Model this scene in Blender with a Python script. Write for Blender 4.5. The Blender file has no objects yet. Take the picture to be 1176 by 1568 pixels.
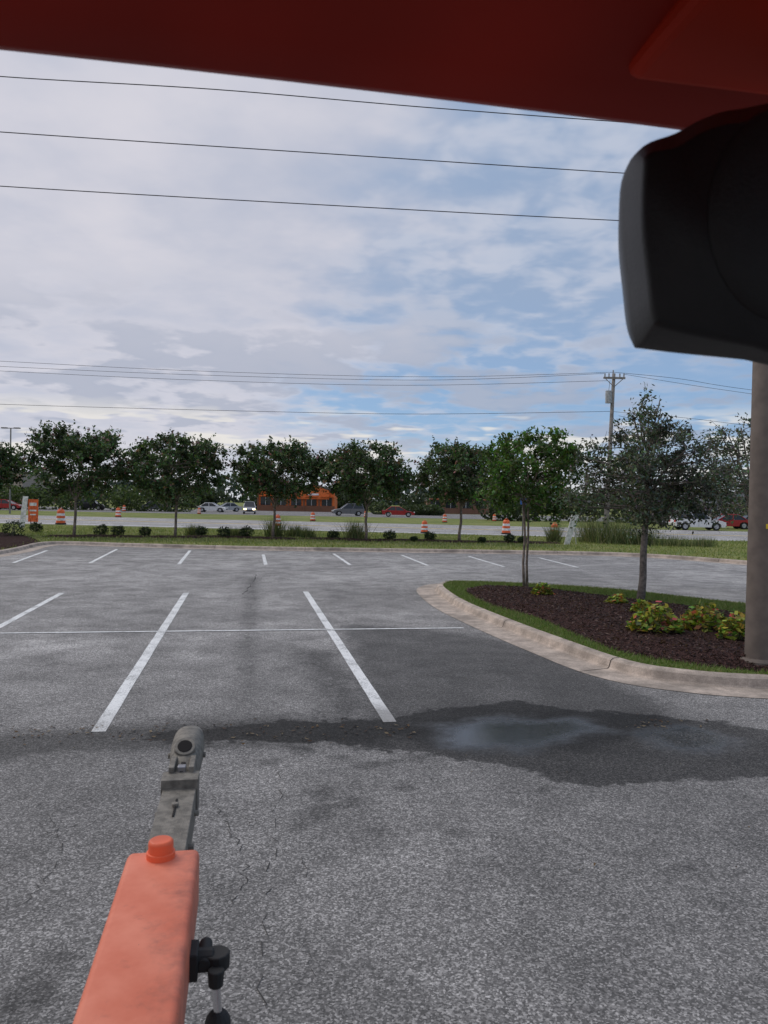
import bpy, math, random
import numpy as np
from mathutils import Vector, Matrix
random.seed(4); rng=np.random.default_rng(7)
S=bpy.context.scene
S.view_settings.view_transform='Standard'; S.view_settings.look='None'; S.view_settings.exposure=0
# ---------------------------------------------------------------- camera / survey
H=2.15; FP=1178.0
Mc=(Matrix.Rotation(math.radians(90-0.73),3,'X')@Matrix.Rotation(math.radians(1.03),3,'Z'))
cd=bpy.data.cameras.new('camera'); co=bpy.data.objects.new('camera',cd); S.collection.objects.link(co)
co.matrix_world=Matrix.Translation((0,0,H))@Mc.to_4x4()
cd.sensor_fit='VERTICAL'; cd.sensor_height=36; cd.sensor_width=27; cd.lens=36*FP/1568
cd.clip_start=0.02; cd.clip_end=8000
cd.dof.use_dof=True; cd.dof.focus_distance=15; cd.dof.aperture_fstop=12
S.camera=co
def ray(px,py):
    return Mc@Vector(((px-588)/FP,(784-py)/FP,-1.0))
def G(px,py,z=0.0):
    d=ray(px,py); t=(z-H)/d.z
    return Vector((d.x*t,d.y*t,z))
def P(px,py,dep):
    d=ray(px,py); t=dep/d.y
    return Vector((d.x*t,dep,H+d.z*t))
# ---------------------------------------------------------------- node helpers
class NT:
    def __init__(s,tree): s.t=tree; s.n=tree.nodes; s.l=tree.links
    def new(s,typ,**kw):
        n=s.n.new(typ)
        for k,v in kw.items(): setattr(n,k,v)
        return n
    def put(s,sock,v):
        if hasattr(v,'is_output'): s.l.new(v,sock)
        elif isinstance(v,(tuple,list)) and len(v)==3 and sock.type=='RGBA': sock.default_value=(*v,1)
        else: sock.default_value=v
    def m(s,op,a,b=0.0,c=0.0,clamp=False):
        n=s.new('ShaderNodeMath',operation=op,use_clamp=clamp)
        s.put(n.inputs[0],a); s.put(n.inputs[1],b); s.put(n.inputs[2],c); return n.outputs[0]
    def mix(s,f,a,b,blend='MIX'):
        n=s.new('ShaderNodeMix',data_type='RGBA',blend_type=blend)
        s.put(n.inputs[0],f); s.put(n.inputs[6],a); s.put(n.inputs[7],b); return n.outputs[2]
    def ss(s,v,lo,hi,a=0.0,b=1.0):
        n=s.new('ShaderNodeMapRange',interpolation_type='SMOOTHSTEP')
        s.put(n.inputs[0],v)
        for i,q in zip((1,2,3,4),(lo,hi,a,b)): s.put(n.inputs[i],q)
        return n.outputs[0]
    def noise(s,scale,detail=3,rough=0.5,vec=None,dist=0.0):
        n=s.new('ShaderNodeTexNoise'); n.inputs['Scale'].default_value=scale; n.inputs['Detail'].default_value=detail
        n.inputs['Roughness'].default_value=rough; n.inputs['Distortion'].default_value=dist
        if vec is not None: s.l.new(vec,n.inputs['Vector'])
        return n.outputs['Fac']
    def vor(s,scale,feature='F1',vec=None):
        n=s.new('ShaderNodeTexVoronoi',feature=feature); n.inputs['Scale'].default_value=scale
        if vec is not None: s.l.new(vec,n.inputs['Vector'])
        return n
    def attr(s,name): 
        n=s.new('ShaderNodeAttribute',attribute_name=name); return n
    def bump(s,h,strength=0.3,dist=0.02):
        n=s.new('ShaderNodeBump'); n.inputs['Strength'].default_value=strength; n.inputs['Distance'].default_value=dist
        s.l.new(h,n.inputs['Height']); return n.outputs[0]
def mat(name):
    m=bpy.data.materials.new(name); m.use_nodes=True; k=NT(m.node_tree)
    b=m.node_tree.nodes['Principled BSDF']
    tc=k.new('ShaderNodeTexCoord').outputs['Object']
    return m,k,b,tc
def simple(name,col,rough=0.6,metal=0.0,var=0.25,scale=6,bump=0.0,spec=0.5,emit=0):
    m,k,b,tc=mat(name)
    n=k.noise(scale,2,0.6,tc); f=k.ss(n,0.3,0.7,1-var,1+var)
    c=k.mix(1.0,col,f,'MULTIPLY'); k.l.new(c,b.inputs['Base Color'])
    b.inputs['Roughness'].default_value=rough; b.inputs['Metallic'].default_value=metal
    b.inputs['Specular IOR Level'].default_value=spec
    if bump: k.l.new(k.bump(k.noise(scale*8,1,0.6,tc),bump,0.01),b.inputs['Normal'])
    if emit: b.inputs['Emission Color'].default_value=(*col,1); b.inputs['Emission Strength'].default_value=emit
    return m
# asphalt
def asphalt_mat(name,lot=True,tone=1.0):
    m,k,b,tc=mat(name)
    fine=k.vor(105,vec=tc); g=k.new('ShaderNodeSeparateColor'); k.l.new(fine.outputs['Color'],g.inputs[0]); gr=g.outputs[0]
    n1=k.noise(22,2,0.65,tc); n2=k.noise(0.32,3,0.6,tc,0.4); n3=k.noise(1.7,4,0.65,tc)
    v=k.m('MULTIPLY_ADD',k.m('POWER',gr,2.2),0.18,0.060)
    v=k.m('MULTIPLY',v,k.m('MULTIPLY_ADD',g.outputs[1],0.4,0.76))
    v=k.m('MULTIPLY',v,k.ss(n1,0.3,0.7,0.82,1.17))
    v=k.m('MULTIPLY',v,k.ss(n2,0.35,0.68,0.82,1.16))
    v=k.m('MULTIPLY',v,k.ss(n3,0.3,0.7,0.82,1.16))
    v=k.m('MULTIPLY',v,tone*1.75)
    rough=0.82
    if lot:
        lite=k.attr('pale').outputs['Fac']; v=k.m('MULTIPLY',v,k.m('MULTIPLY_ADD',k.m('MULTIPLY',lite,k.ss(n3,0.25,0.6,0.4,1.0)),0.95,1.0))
        en=k.m('ADD',k.m('MULTIPLY_ADD',n3,0.9,-0.45),k.m('MULTIPLY_ADD',k.noise(7,3,0.65,tc),0.36,-0.18))
        damp=k.ss(k.m('ADD',k.attr('damp').outputs['Fac'],k.m('MULTIPLY',en,1.2)),-0.22,0.22)
        wet=k.ss(k.m('ADD',k.attr('wet').outputs['Fac'],k.m('MULTIPLY',en,0.8)),-0.03,0.05)
        blot=k.ss(k.m('ADD',k.attr('blot').outputs['Fac'],k.m('MULTIPLY',en,0.5)),-0.06,0.07)
        v=k.m('MULTIPLY',v,k.m('SUBTRACT',1.0,k.m('MULTIPLY',damp,0.6)))
        v=k.m('MULTIPLY',v,k.m('SUBTRACT',1.0,k.m('MULTIPLY',blot,0.5)))
        v=k.m('MULTIPLY',v,k.m('SUBTRACT',1.0,k.m('MULTIPLY',wet,0.64)))
        pool=k.m('MULTIPLY',wet,k.ss(k.m('ADD',k.attr('pool').outputs['Fac'],k.m('MULTIPLY',en,0.7)),-0.15,0.3))
        r=k.m('MULTIPLY_ADD',wet,-0.1,0.84); r=k.m('MULTIPLY_ADD',pool,-0.60,r); k.l.new(r,b.inputs['Roughness'])
        k.l.new(k.m('ADD',k.m('MULTIPLY_ADD',wet,-0.3,0.5),k.m('MULTIPLY',pool,0.45)),b.inputs['Specular IOR Level'])
        bs=k.m('SUBTRACT',1.0,k.m('MULTIPLY',pool,0.92))
        hh=k.m('MULTIPLY',gr,bs)
    else:
        b.inputs['Roughness'].default_value=rough; hh=gr
    cc=k.new('ShaderNodeCombineColor'); k.l.new(k.m('MULTIPLY',v,1.05),cc.inputs[0]); k.l.new(k.m('MULTIPLY',v,1.0),cc.inputs[1]); k.l.new(k.m('MULTIPLY',v,0.95),cc.inputs[2])
    k.l.new(cc.outputs[0],b.inputs['Base Color'])
    k.l.new(k.bump(hh,0.45,0.006),b.inputs['Normal'])
    return m
M_asph=asphalt_mat('asphalt_lot'); M_road=asphalt_mat('asphalt_road',False,1.8)
def paint_mat():
    m,k,b,tc=mat('worn_white_paint')
    n=k.noise(45,2,0.7,tc); n2=k.noise(3,3,0.6,tc); w=k.ss(k.m('ADD',k.m('MULTIPLY',n,0.6),k.m('MULTIPLY',n2,0.5)),0.42,0.6)
    d=k.attr('dirt').outputs['Fac']
    c=k.mix(w,(0.40,0.40,0.39),(0.85,0.85,0.83)); c=k.mix(d,c,(0.2,0.19,0.18))
    k.l.new(c,b.inputs['Base Color']); b.inputs['Roughness'].default_value=0.75
    return m
M_paint=paint_mat()
def concrete_mat(name,col):
    m,k,b,tc=mat(name)
    n=k.noise(3.5,4,0.7,tc); n2=k.noise(60,2,0.6,tc); n3=k.noise(0.8,3,0.5,tc)
    c=k.mix(k.ss(n,0.3,0.7),tuple(x*0.62 for x in col),tuple(x*1.15 for x in col))
    c=k.mix(k.ss(n3,0.52,0.66,0,0.5),c,(0.14,0.12,0.1))
    c=k.mix(1.0,c,k.ss(n2,0.3,0.7,0.85,1.12),'MULTIPLY')
    k.l.new(c,b.inputs['Base Color']); b.inputs['Roughness'].default_value=0.85
    k.l.new(k.bump(n2,0.4,0.005),b.inputs['Normal']); return m
M_kerb=concrete_mat('kerb_concrete',(0.52,0.43,0.355))
M_conc=simple('pole_concrete',(0.15,0.12,0.1),0.8,var=.15,scale=5,bump=.1)
def grass_mat(name,a,b2,c3):
    m,k,b,tc=mat(name)
    n=k.noise(0.25,3,0.65,tc); n2=k.noise(9,3,0.7,tc); n3=k.noise(60,1,0.6,tc)
    c=k.mix(k.ss(n,0.35,0.65),a,b2); c=k.mix(k.ss(n2,0.5,0.75,0,0.7),c,c3)
    c=k.mix(1.0,c,k.ss(n3,0.25,0.75,0.6,1.35),'MULTIPLY')
    k.l.new(c,b.inputs['Base Color']); b.inputs['Roughness'].default_value=0.9; b.inputs['Specular IOR Level'].default_value=0.1
    k.l.new(k.bump(n3,0.8,0.04),b.inputs['Normal']); return m
M_grass=grass_mat('lawn_grass',(0.16,0.21,0.055),(0.28,0.29,0.10),(0.38,0.34,0.16))
M_grass2=grass_mat('island_turf',(0.1,0.16,0.03),(0.15,0.19,0.05),(0.2,0.19,0.08))
def mulch_mat():
    m,k,b,tc=mat('bark_mulch')
    n=k.noise(22,4,0.75,tc); v=k.vor(40,vec=tc).outputs['Distance']
    c=k.mix(k.ss(n,0.35,0.68),(0.02,0.011,0.01),(0.11,0.06,0.052)); k.l.new(c,b.inputs['Base Color'])
    b.inputs['Roughness'].default_value=0.95; b.inputs['Specular IOR Level'].default_value=0.1
    k.l.new(k.bump(v,1.0,0.04),b.inputs['Normal']); return m
M_mulch=mulch_mat()
def leafm(name,rough=0.55,trans=0.25):
    m,k,b,tc=mat(name)
    a=k.attr('col').outputs['Color']; k.l.new(a,b.inputs['Base Color']); b.inputs['Roughness'].default_value=rough
    b.inputs['Specular IOR Level'].default_value=0.3
    tr=k.new('ShaderNodeBsdfTranslucent'); k.l.new(k.mix(1.0,a,(1.2,1.35,0.6),'MULTIPLY'),tr.inputs[0])
    mx=k.new('ShaderNodeMixShader'); mx.inputs[0].default_value=trans
    k.l.new(b.outputs[0],mx.inputs[1]); k.l.new(tr.outputs[0],mx.inputs[2]); k.l.new(mx.outputs[0],k.n['Material Output'].inputs[0]); return m
M_leaf=leafm('foliage')
M_bark=simple('bark',(0.22,0.175,0.14),0.9,var=0.4,scale=9,bump=0.5)
M_bark2=simple('bark_oak',(0.17,0.145,0.125),0.9,var=0.4,scale=14,bump=0.8)
M_wood=simple('weathered_pole_wood',(0.24,0.22,0.2),0.85,var=0.3,scale=4,bump=0.3)
M_wire=simple('wire_black',(0.02,0.02,0.025),0.6)
M_black=simple('black_plastic',(0.009,0.009,0.010),0.5,var=0.1,scale=40,bump=0.06,spec=.35)
M_blk2=simple('black_rubber',(0.02,0.02,0.02),0.7)
M_steel=simple('galvanised_steel',(0.19,0.175,0.15),0.6,0.35,var=0.3,scale=45,bump=0.3)
M_chrome=simple('polished_rod',(0.75,0.75,0.77),0.2,1.0,var=0.1)
M_hole=simple('dark_cavity',(0.01,0.008,0.007),0.9)
def orange_mat():
    m,k,b,tc=mat('orange_paint_weathered')
    n=k.noise(7,4,0.65,tc); n2=k.noise(70,3,0.7,tc); n3=k.noise(16,4,0.7,tc,0.2)
    c=k.mix(k.ss(n,0.3,0.7),(0.70,0.16,0.08),(0.82,0.25,0.15))
    c=k.mix(k.ss(n3,0.58,0.72,0,0.35),c,(0.42,0.11,0.07)); c=k.mix(k.ss(n2,0.69,0.74,0,0.6),c,(0.16,0.08,0.06))
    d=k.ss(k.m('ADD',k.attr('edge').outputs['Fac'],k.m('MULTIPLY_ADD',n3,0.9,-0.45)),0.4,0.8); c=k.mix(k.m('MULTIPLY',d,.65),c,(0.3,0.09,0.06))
    k.l.new(c,b.inputs['Base Color']); b.inputs['Roughness'].default_value=0.55
    k.l.new(k.bump(n2,0.12,0.003),b.inputs['Normal']); return m
M_orange=orange_mat()
M_canopy=simple('canopy_red_orange',(0.27,0.013,0.005),0.6,var=0.25,scale=2,spec=.2)
M_canopy2=simple('canopy_panel',(0.42,0.022,0.005),0.6,var=0.2,scale=3,spec=.2)
# ---------------------------------------------------------------- mesh helpers
def link(o,parent=None):
    S.collection.objects.link(o)
    if parent is not None: o.parent=parent
    return o
def empty(name,loc=(0,0,0)):
    e=bpy.data.objects.new(name,None); e.empty_display_size=0.3; S.collection.objects.link(e); e.location=loc; return e
def mk(name,V,F,mats,parent=None,smooth=False,mi=None,attrs=None,col=None,bevel=0):
    me=bpy.data.meshes.new(name); me.from_pydata([tuple(v) for v in V],[],[tuple(f) for f in F]); 
    for m in (mats if isinstance(mats,(list,tuple)) else [mats]): me.materials.append(m)
    if mi is not None: me.polygons.foreach_set('material_index',mi)
    if smooth: me.polygons.foreach_set('use_smooth',[True]*len(me.polygons))
    if attrs:
        for k,a in attrs.items():
            at=me.attributes.new(k,'FLOAT','POINT'); at.data.foreach_set('value',np.asarray(a,dtype=np.float32))
    me.update(); o=bpy.data.objects.new(name,me); link(o,parent)
    if bevel:
        b=o.modifiers.new('bev','BEVEL'); b.width=bevel; b.segments=3; b.limit_method='ANGLE'
    return o
def quads(name,Q,mt,parent=None,col=None):
    N,k_,_=Q.shape; me=bpy.data.meshes.new(name)
    me.vertices.add(N*k_); me.vertices.foreach_set('co',Q.reshape(-1).astype(np.float32))
    me.loops.add(N*k_); me.loops.foreach_set('vertex_index',np.arange(N*k_,dtype=np.int32))
    me.polygons.add(N); me.polygons.foreach_set('loop_start',np.arange(0,N*k_,k_,dtype=np.int32)); 
    me.update(calc_edges=True)
    if col is not None:
        a=me.attributes.new('col','FLOAT_COLOR','POINT'); c=np.ones((N,k_,4),np.float32); c[:,:,:3]=col[:,None,:]
        a.data.foreach_set('color',c.reshape(-1))
    me.materials.append(mt); me.validate(); o=bpy.data.objects.new(name,me); return link(o,parent)
class Acc:
    def __init__(s): s.V=[]; s.F=[]; s.I=[]
    def add(s,V,F,i=0):
        o=len(s.V); s.V+= [tuple(v) for v in V]; s.F+=[tuple(a+o for a in f) for f in F]; s.I+=[i]*len(F)
    def tube(s,pts,rad,n=6,i=0,cap=True):
        pts=[Vector(p) for p in pts]; V=[];F=[]
        if not hasattr(rad,'__len__'): rad=[rad]*len(pts)
        for j,p in enumerate(pts):
            t=(pts[min(j+1,len(pts)-1)]-pts[max(j-1,0)]).normalized()
            a=t.cross(Vector((0.13,0.9,0.2)) if abs(t.y)<0.9 else Vector((1,0,0))).normalized(); b=t.cross(a)
            for q in range(n):
                an=2*math.pi*q/n; V.append(p+(a*math.cos(an)+b*math.sin(an))*rad[j])
        for j in range(len(pts)-1):
            for q in range(n): F.append((j*n+q,j*n+(q+1)%n,(j+1)*n+(q+1)%n,(j+1)*n+q))
        if cap: F.append(tuple(range(n))[::-1]); F.append(tuple((len(pts)-1)*n+q for q in range(n)))
        s.add(V,F,i)
    def box(s,c,sz,i=0,fr=None,taper=1.0):
        c=Vector(c); X,Y,Z=fr or (Vector((1,0,0)),Vector((0,1,0)),Vector((0,0,1)))
        V=[]
        for z in (-.5,.5):
            k=taper if z>0 else 1
            for x,y in ((-.5,-.5),(.5,-.5),(.5,.5),(-.5,.5)): V.append(c+X*x*sz[0]*k+Y*y*sz[1]*k+Z*z*sz[2])
        s.add(V,[(0,3,2,1),(4,5,6,7),(0,1,5,4),(1,2,6,5),(2,3,7,6),(3,0,4,7)],i)
    def prism(s,poly,d0,d1,fr,i=0,org=Vector((0,0,0))):
        X,Y,Z=fr; n=len(poly); V=[org+X*a+Z*b+Y*d0 for a,b in poly]+[org+X*a+Z*b+Y*d1 for a,b in poly]
        s.add(V,[tuple(range(n)),tuple(range(2*n-1,n-1,-1))]+[(q,(q+1)%n+0,(q+1)%n+n,q+n)[::-1] for q in range(n)],i)
    def loft(s,rings,i=0,cap=True,mi=None):
        n=len(rings[0]); V=[p for r in rings for p in r]; F=[]
        for j in range(len(rings)-1):
            for q in range(n): F.append((j*n+q,j*n+(q+1)%n,(j+1)*n+(q+1)%n,(j+1)*n+q))
        if cap: F.append(tuple(range(n))[::-1]); F.append(tuple((len(rings)-1)*n+q for q in range(n)))
        o=len(s.V); s.V+=[tuple(v) for v in V]; s.F+=[tuple(a+o for a in f) for f in F]
        s.I+= ([i]*len(F) if mi is None else [mi[min(f[0]//n,len(mi)-1)] for f in F])
    def obj(s,name,mats,parent=None,smooth=False,bevel=0,attrs=None):
        return mk(name,s.V,s.F,mats,parent,smooth,s.I,bevel=bevel,attrs=attrs)
def ringc(c,r,z,n=16): return [Vector((c[0]+r*math.cos(2*math.pi*q/n),c[1]+r*math.sin(2*math.pi*q/n),z)) for q in range(n)]
def catmull(pts,k=6,closed=False):
    pts=[Vector(p) for p in pts]; n=len(pts); out=[]
    rngk=range(n if closed else n-1)
    for i in rngk:
        if closed: p0,p1,p2,p3=(pts[(i+j)%n] for j in (-1,0,1,2))
        else: p0,p1,p2,p3=pts[max(i-1,0)],pts[i],pts[i+1],pts[min(i+2,n-1)]
        for q in range(k):
            t=q/k; out.append(0.5*((2*p1)+(p2-p0)*t+(2*p0-5*p1+4*p2-p3)*t*t+(3*p1-p0-3*p2+p3)*t**3))
    if not closed: out.append(pts[-1])
    return out
def offset(pts,d,closed=False):
    n=len(pts); out=[]
    for i,p in enumerate(pts):
        a=pts[(i-1)%n] if closed or i>0 else p; b=pts[(i+1)%n] if closed or i<n-1 else p
        t=(b-a); t.z=0; t.normalize(); out.append(p+Vector((-t.y,t.x,0))*d)
    return out
def sdf(PX,poly):
    P2=np.asarray([(p[0],p[1]) for p in poly]); d=np.full(len(PX),1e9); ins=np.zeros(len(PX),bool)
    for i in range(len(P2)):
        a=P2[i]; b=P2[(i+1)%len(P2)]; e=b-a; w=PX-a; t=np.clip((w@e)/max(e@e,1e-9),0,1)
        d=np.minimum(d,np.hypot(*(w-t[:,None]*e).T))
        c=((a[1]>PX[:,1])!=(b[1]>PX[:,1])); 
        with np.errstate(all='ignore'): xx=(b[0]-a[0])*(PX[:,1]-a[1])/(b[1]-a[1]+1e-12)+a[0]
        ins^=(c&(PX[:,0]<xx))
    return np.where(ins,d,-d)
def gp(L,z=0.0): return [G(x,y,z) for x,y in L]
# ---------------------------------------------------------------- world
sun_el,sun_az=math.radians(48),math.radians(-55)
W=bpy.data.worlds.new('World'); S.world=W; W.use_nodes=True; k=NT(W.node_tree)
try: W.cycles.sampling_method='NONE'
except Exception: pass
bg=k.n['Background']; bg.inputs[1].default_value=0.11
sky=k.new('ShaderNodeTexSky',sky_type='NISHITA'); sky.sun_disc=False; sky.sun_elevation=sun_el; sky.sun_rotation=sun_az; sky.air_density=1.0; sky.dust_density=0.6; sky.ozone_density=1.5
tc=k.new('ShaderNodeTexCoord').outputs['Generated']; sp=k.new('ShaderNodeSeparateXYZ'); k.l.new(tc,sp.inputs[0]); X,Y,Z=sp.outputs
zc=k.m('ADD',k.m('MAXIMUM',Z,0.0),0.14)
cv=k.new('ShaderNodeCombineXYZ'); k.l.new(k.m('DIVIDE',X,zc),cv.inputs[0]); k.l.new(k.m('DIVIDE',Y,zc),cv.inputs[1]); cv.inputs[2].default_value=3.1
cvo=cv.outputs[0]
big=k.noise(0.75,3,0.5,cvo); mid=k.noise(2.4,4,0.55,cvo); rip=k.noise(7.0,3,0.5,cvo,0.3)
blue=k.mix(1.0,sky.outputs[0],(0.85,0.93,1.0),'MULTIPLY')
blue=k.mix(0.7,blue,(2.3,3.7,6.0))
bias=k.m('MULTIPLY_ADD',X,-1.15,-0.05)
bias=k.m('ADD',bias,k.m('MULTIPLY',k.ss(Z,0.05,0.42),0.26))
cov=k.m('ADD',k.m('ADD',k.m('MULTIPLY',big,0.8),k.m('MULTIPLY',mid,0.5)),bias)
cov1=k.ss(cov,0.60,0.9)
rr2=k.m('ADD',k.m('MULTIPLY',rip,.6),k.m('MULTIPLY',mid,.4))
ripm=k.m('MULTIPLY',k.ss(rr2,0.41,0.6),k.ss(cov,0.12,0.5))
cloudc=k.mix(k.ss(k.m('ADD',k.m('MULTIPLY',mid,0.5),k.m('MULTIPLY',big,0.5)),0.36,0.6),(4.7,4.9,5.8),(6.2,6.05,6.6))
c1=k.mix(k.ss(Z,0.1,0.28,0,0.75),blue,(3.0,3.75,5.1))
c1=k.mix(k.m('MULTIPLY',ripm,0.72),c1,(5.1,5.45,6.4))
c2=k.mix(k.m('MULTIPLY',cov1,0.9),c1,cloudc)
st=k.m('MULTIPLY',k.ss(k.m('ADD',k.m('MULTIPLY',mid,.7),k.m('MULTIPLY',rip,.3)),0.48,0.58),k.ss(Z,0.30,0.16)) 
c3=k.mix(k.m('MULTIPLY',st,0.6),c2,(3.0,3.5,4.6))
hz=k.ss(Z,0.10,0.0)
c4=k.mix(k.m('MULTIPLY',hz,0.75),c3,(6.2,6.3,6.6))
nv=k.new('ShaderNodeMapping'); k.l.new(tc,nv.inputs[0]); nv.inputs['Scale'].default_value=(8,8,46)
cum=k.m('MULTIPLY',k.ss(k.noise(0.9,3,0.6,nv.outputs[0]),0.5,0.58),k.m('MULTIPLY',k.ss(Z,0.13,0.09),k.ss(Z,0.0,0.05)))
c5=k.mix(k.m('MULTIPLY',cum,0.8),c4,(7.7,7.4,6.9))
k.l.new(c5,bg.inputs[0])
sl=bpy.data.lights.new('sun','SUN'); sl.energy=1.1; sl.angle=math.radians(25); sl.color=(1,0.94,0.86)
so=bpy.data.objects.new('sun',sl); link(so)
sd=Vector((math.sin(sun_az)*math.cos(sun_el),math.cos(sun_az)*math.cos(sun_el),math.sin(sun_el)))
so.rotation_euler=sd.to_track_quat('Z','Y').to_euler()
# ---------------------------------------------------------------- ground
mk('ground',[(-4000,-4000,-.08),(4000,-4000,-.08),(4000,4000,-.08),(-4000,4000,-.08)],[(0,1,2,3)],M_grass)
xs=np.concatenate([np.linspace(-80,-10,15)[:-1],np.arange(-10,13,0.11),np.linspace(13.1,80,15)])
ys=np.concatenate([np.linspace(-40,0.5,8)[:-1],np.arange(0.5,22,0.11),np.linspace(22.1,44,10)])
gx,gy=np.meshgrid(xs,ys); PX=np.stack([gx.ravel(),gy.ravel()],1); nx=len(xs); ny=len(ys)
wetP=gp([(600,1104),(680,1085),(800,1078),(900,1090),(1000,1094),(1110,1108),(1240,1140),(1200,1186),(1040,1190),(940,1202),(890,1197),(800,1178),(720,1162),(640,1152),(540,1142),(450,1135),(340,1133),(230,1130),(230,1122),(340,1114),(450,1106),(530,1104)])
dampP=gp([(545,960),(640,966),(720,976),(800,996),(880,1030),(960,1070),(1020,1100),(900,1140),(700,1140),(600,1120),(575,1070)])
dampP2=gp([(430,985),(520,1000),(585,1085),(560,1110),(500,1095),(470,1040)])
bandP=gp([(-50,1128),(150,1116),(330,1100),(600,1095),(600,1145),(420,1143),(200,1146),(-50,1165)])
poolP=gp([(655,1112),(760,1098),(880,1100),(930,1118),(860,1135),(800,1150),(690,1145)])
poolP2=gp([(1000,1125),(1050,1118),(1105,1132),(1085,1148),(1030,1145)])
streak=gp([(372,885),(400,885),(395,1000),(400,1110),(360,1110),(365,1000)])
def blob(px,py,r): 
    c=G(px,py); return r-np.hypot(PX[:,0]-c.x,PX[:,1]-c.y)
bl=np.full(len(PX),-5.)
for px,py,r in [(560,1172,.11),(485,1247,.13),(575,1272,.11),(495,1213,.12),(540,1228,.1),(470,1150,.12),(520,1160,.11),(350,1245,.06),(40,1530,.12),(620,1205,.08),(700,1275,.07),(410,1168,.1),(590,1170,.07),(455,1265,.08),(1050,1330,.06),(90,1470,.08),(640,1160,.12),(830,1210,.08)]: bl=np.maximum(bl,blob(px,py,r))
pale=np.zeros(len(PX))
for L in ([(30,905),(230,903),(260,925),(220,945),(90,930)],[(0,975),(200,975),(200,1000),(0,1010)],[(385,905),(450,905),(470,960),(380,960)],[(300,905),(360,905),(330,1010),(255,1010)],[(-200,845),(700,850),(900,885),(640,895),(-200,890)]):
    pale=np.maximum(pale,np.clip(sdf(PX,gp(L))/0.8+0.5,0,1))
right=np.clip((gx.ravel()-6)/4,0,1)*np.clip((gy.ravel()-17)/4,0,1); pale=np.maximum(pale*0.7,right*.8); pale=np.maximum(pale,np.clip((gy.ravel()-7)/14,0,.45))  # distance ramp puts the grazing-angle brightening into the colour, over the pale patches
dm=np.maximum(np.maximum(sdf(PX,dampP)+.2,sdf(PX,bandP)+.02),np.maximum(sdf(PX,dampP2)-.1,sdf(PX,streak)-.12))
F=[(j*nx+i,j*nx+i+1,(j+1)*nx+i+1,(j+1)*nx+i) for j in range(ny-1) for i in range(nx-1)]
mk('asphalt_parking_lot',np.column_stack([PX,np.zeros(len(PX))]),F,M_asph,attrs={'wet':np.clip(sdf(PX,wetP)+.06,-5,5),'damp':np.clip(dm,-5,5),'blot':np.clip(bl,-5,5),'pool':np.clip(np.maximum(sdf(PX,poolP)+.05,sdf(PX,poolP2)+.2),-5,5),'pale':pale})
# parking stripes
stripes=empty('parking_stripes'); sid=[0]
def stripe(a,b,w=0.115,dirt=0.0,ext0=0,z=0.004):
    A=G(*a); B=G(*b); t=(B-A).normalized(); A=A-t*ext0; n=Vector((-t.y,t.x,0))*w/2; L=(B-A).length; m=max(2,int(L/0.25)); V=[];D=[]
    for i in range(m+1):
        p=A.lerp(B,i/m); j=random.uniform(-.004,.004)
        V+=[p+n*(1+j*10)+Vector((0,0,z)),p-n*(1-j*10)+Vector((0,0,z))]; dd=max(0,min(1,(0.9-(p-A).length)/0.7))*dirt; D+=[dd,dd]
    sid[0]+=1; mk('stripe_%d'%sid[0],V,[(2*i,2*i+1,2*i+3,2*i+2) for i in range(m)],M_paint,stripes,attrs={'dirt':D})
stripe((150,1121),(285,908),0.13,0.35); stripe((597,1106),(468,906),0.13,0.8); stripe((-160,1046),(95,908),0.12)
stripe((-250,973),(710,962),0.085,z=0.008)
for a,b in [((138,862),(179,841)),((274,864),(291,843)),((407,865),(403,849)),((536,865),(511,848)),((655,866),(615,850)),((772,868),(718,852)),((885,869),(825,854)),((20,862),(72,843))]: stripe(a,b,0.12)
ck=Acc()
def crack(L,w=0.012,seed=0):
    r=random.Random(seed); p=catmull(gp(L),10); V=[];F=[]
    for i,q in enumerate(p):
        q=q+Vector((r.uniform(-.03,.03),r.uniform(-.03,.03),0.003)); ww=w*r.uniform(.25,1.1); V+=[q+Vector((ww/2,0,0)),q-Vector((ww/2,0,0))]
    for i in range(len(p)-1):
        if r.random()<.28: continue
        ck.add([V[2*i],V[2*i+1],V[2*i+3],V[2*i+2]],[(0,1,2,3)])
crack([(393,880),(385,895),(372,910)],.04,1); crack([(430,1180),(420,1280),(405,1400),(400,1560)],.007,2)
crack([(330,1220),(345,1262),(365,1300),(375,1340),(350,1400)],.007,3); crack([(440,1300),(470,1340),(460,1420),(480,1500)],.005,4)
crack([(0,1310),(60,1280),(130,1262),(200,1240)],.005,5); crack([(60,1230),(95,1290),(70,1350),(20,1390)],.005,6); crack([(640,1060),(520,1035),(470,1010)],.012,7)
crack([(820,1230),(850,1275),(900,1300),(960,1310)],.006,8)
ck.obj('pavement_cracks',simple('crack_dark',(0.075,0.072,0.069),0.95,spec=0.1))
V=[]; ND=300
for i in range(ND):
    if i<220: px=random.uniform(0,640); py=1122+(300-px)*.01+random.gauss(0,8)
    elif i<255: px,py=random.gauss(1010,40),random.gauss(1108,6)
    else: px,py=random.uniform(0,1176),random.uniform(880,1350)
    c=G(px,py,0.010); s=random.uniform(.005,.02)*(1 if i<255 else .6); a=random.uniform(0,6.28)
    V.append([c+Vector((math.cos(a+q)*s*(1.5 if j%2 else .7),math.sin(a+q)*s*(1.5 if j%2 else .7),random.uniform(-.004,.01))) for j,q in enumerate((0,1.57,3.14,4.71))])
V=np.array([[tuple(p) for p in q] for q in V]); quads('ground_litter',V,M_leaf,col=np.array([random.choice([(.06,.03,.015),(.12,.07,.03),(.03,.02,.015),(.2,.15,.09)]) for _ in range(ND)]))
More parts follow.
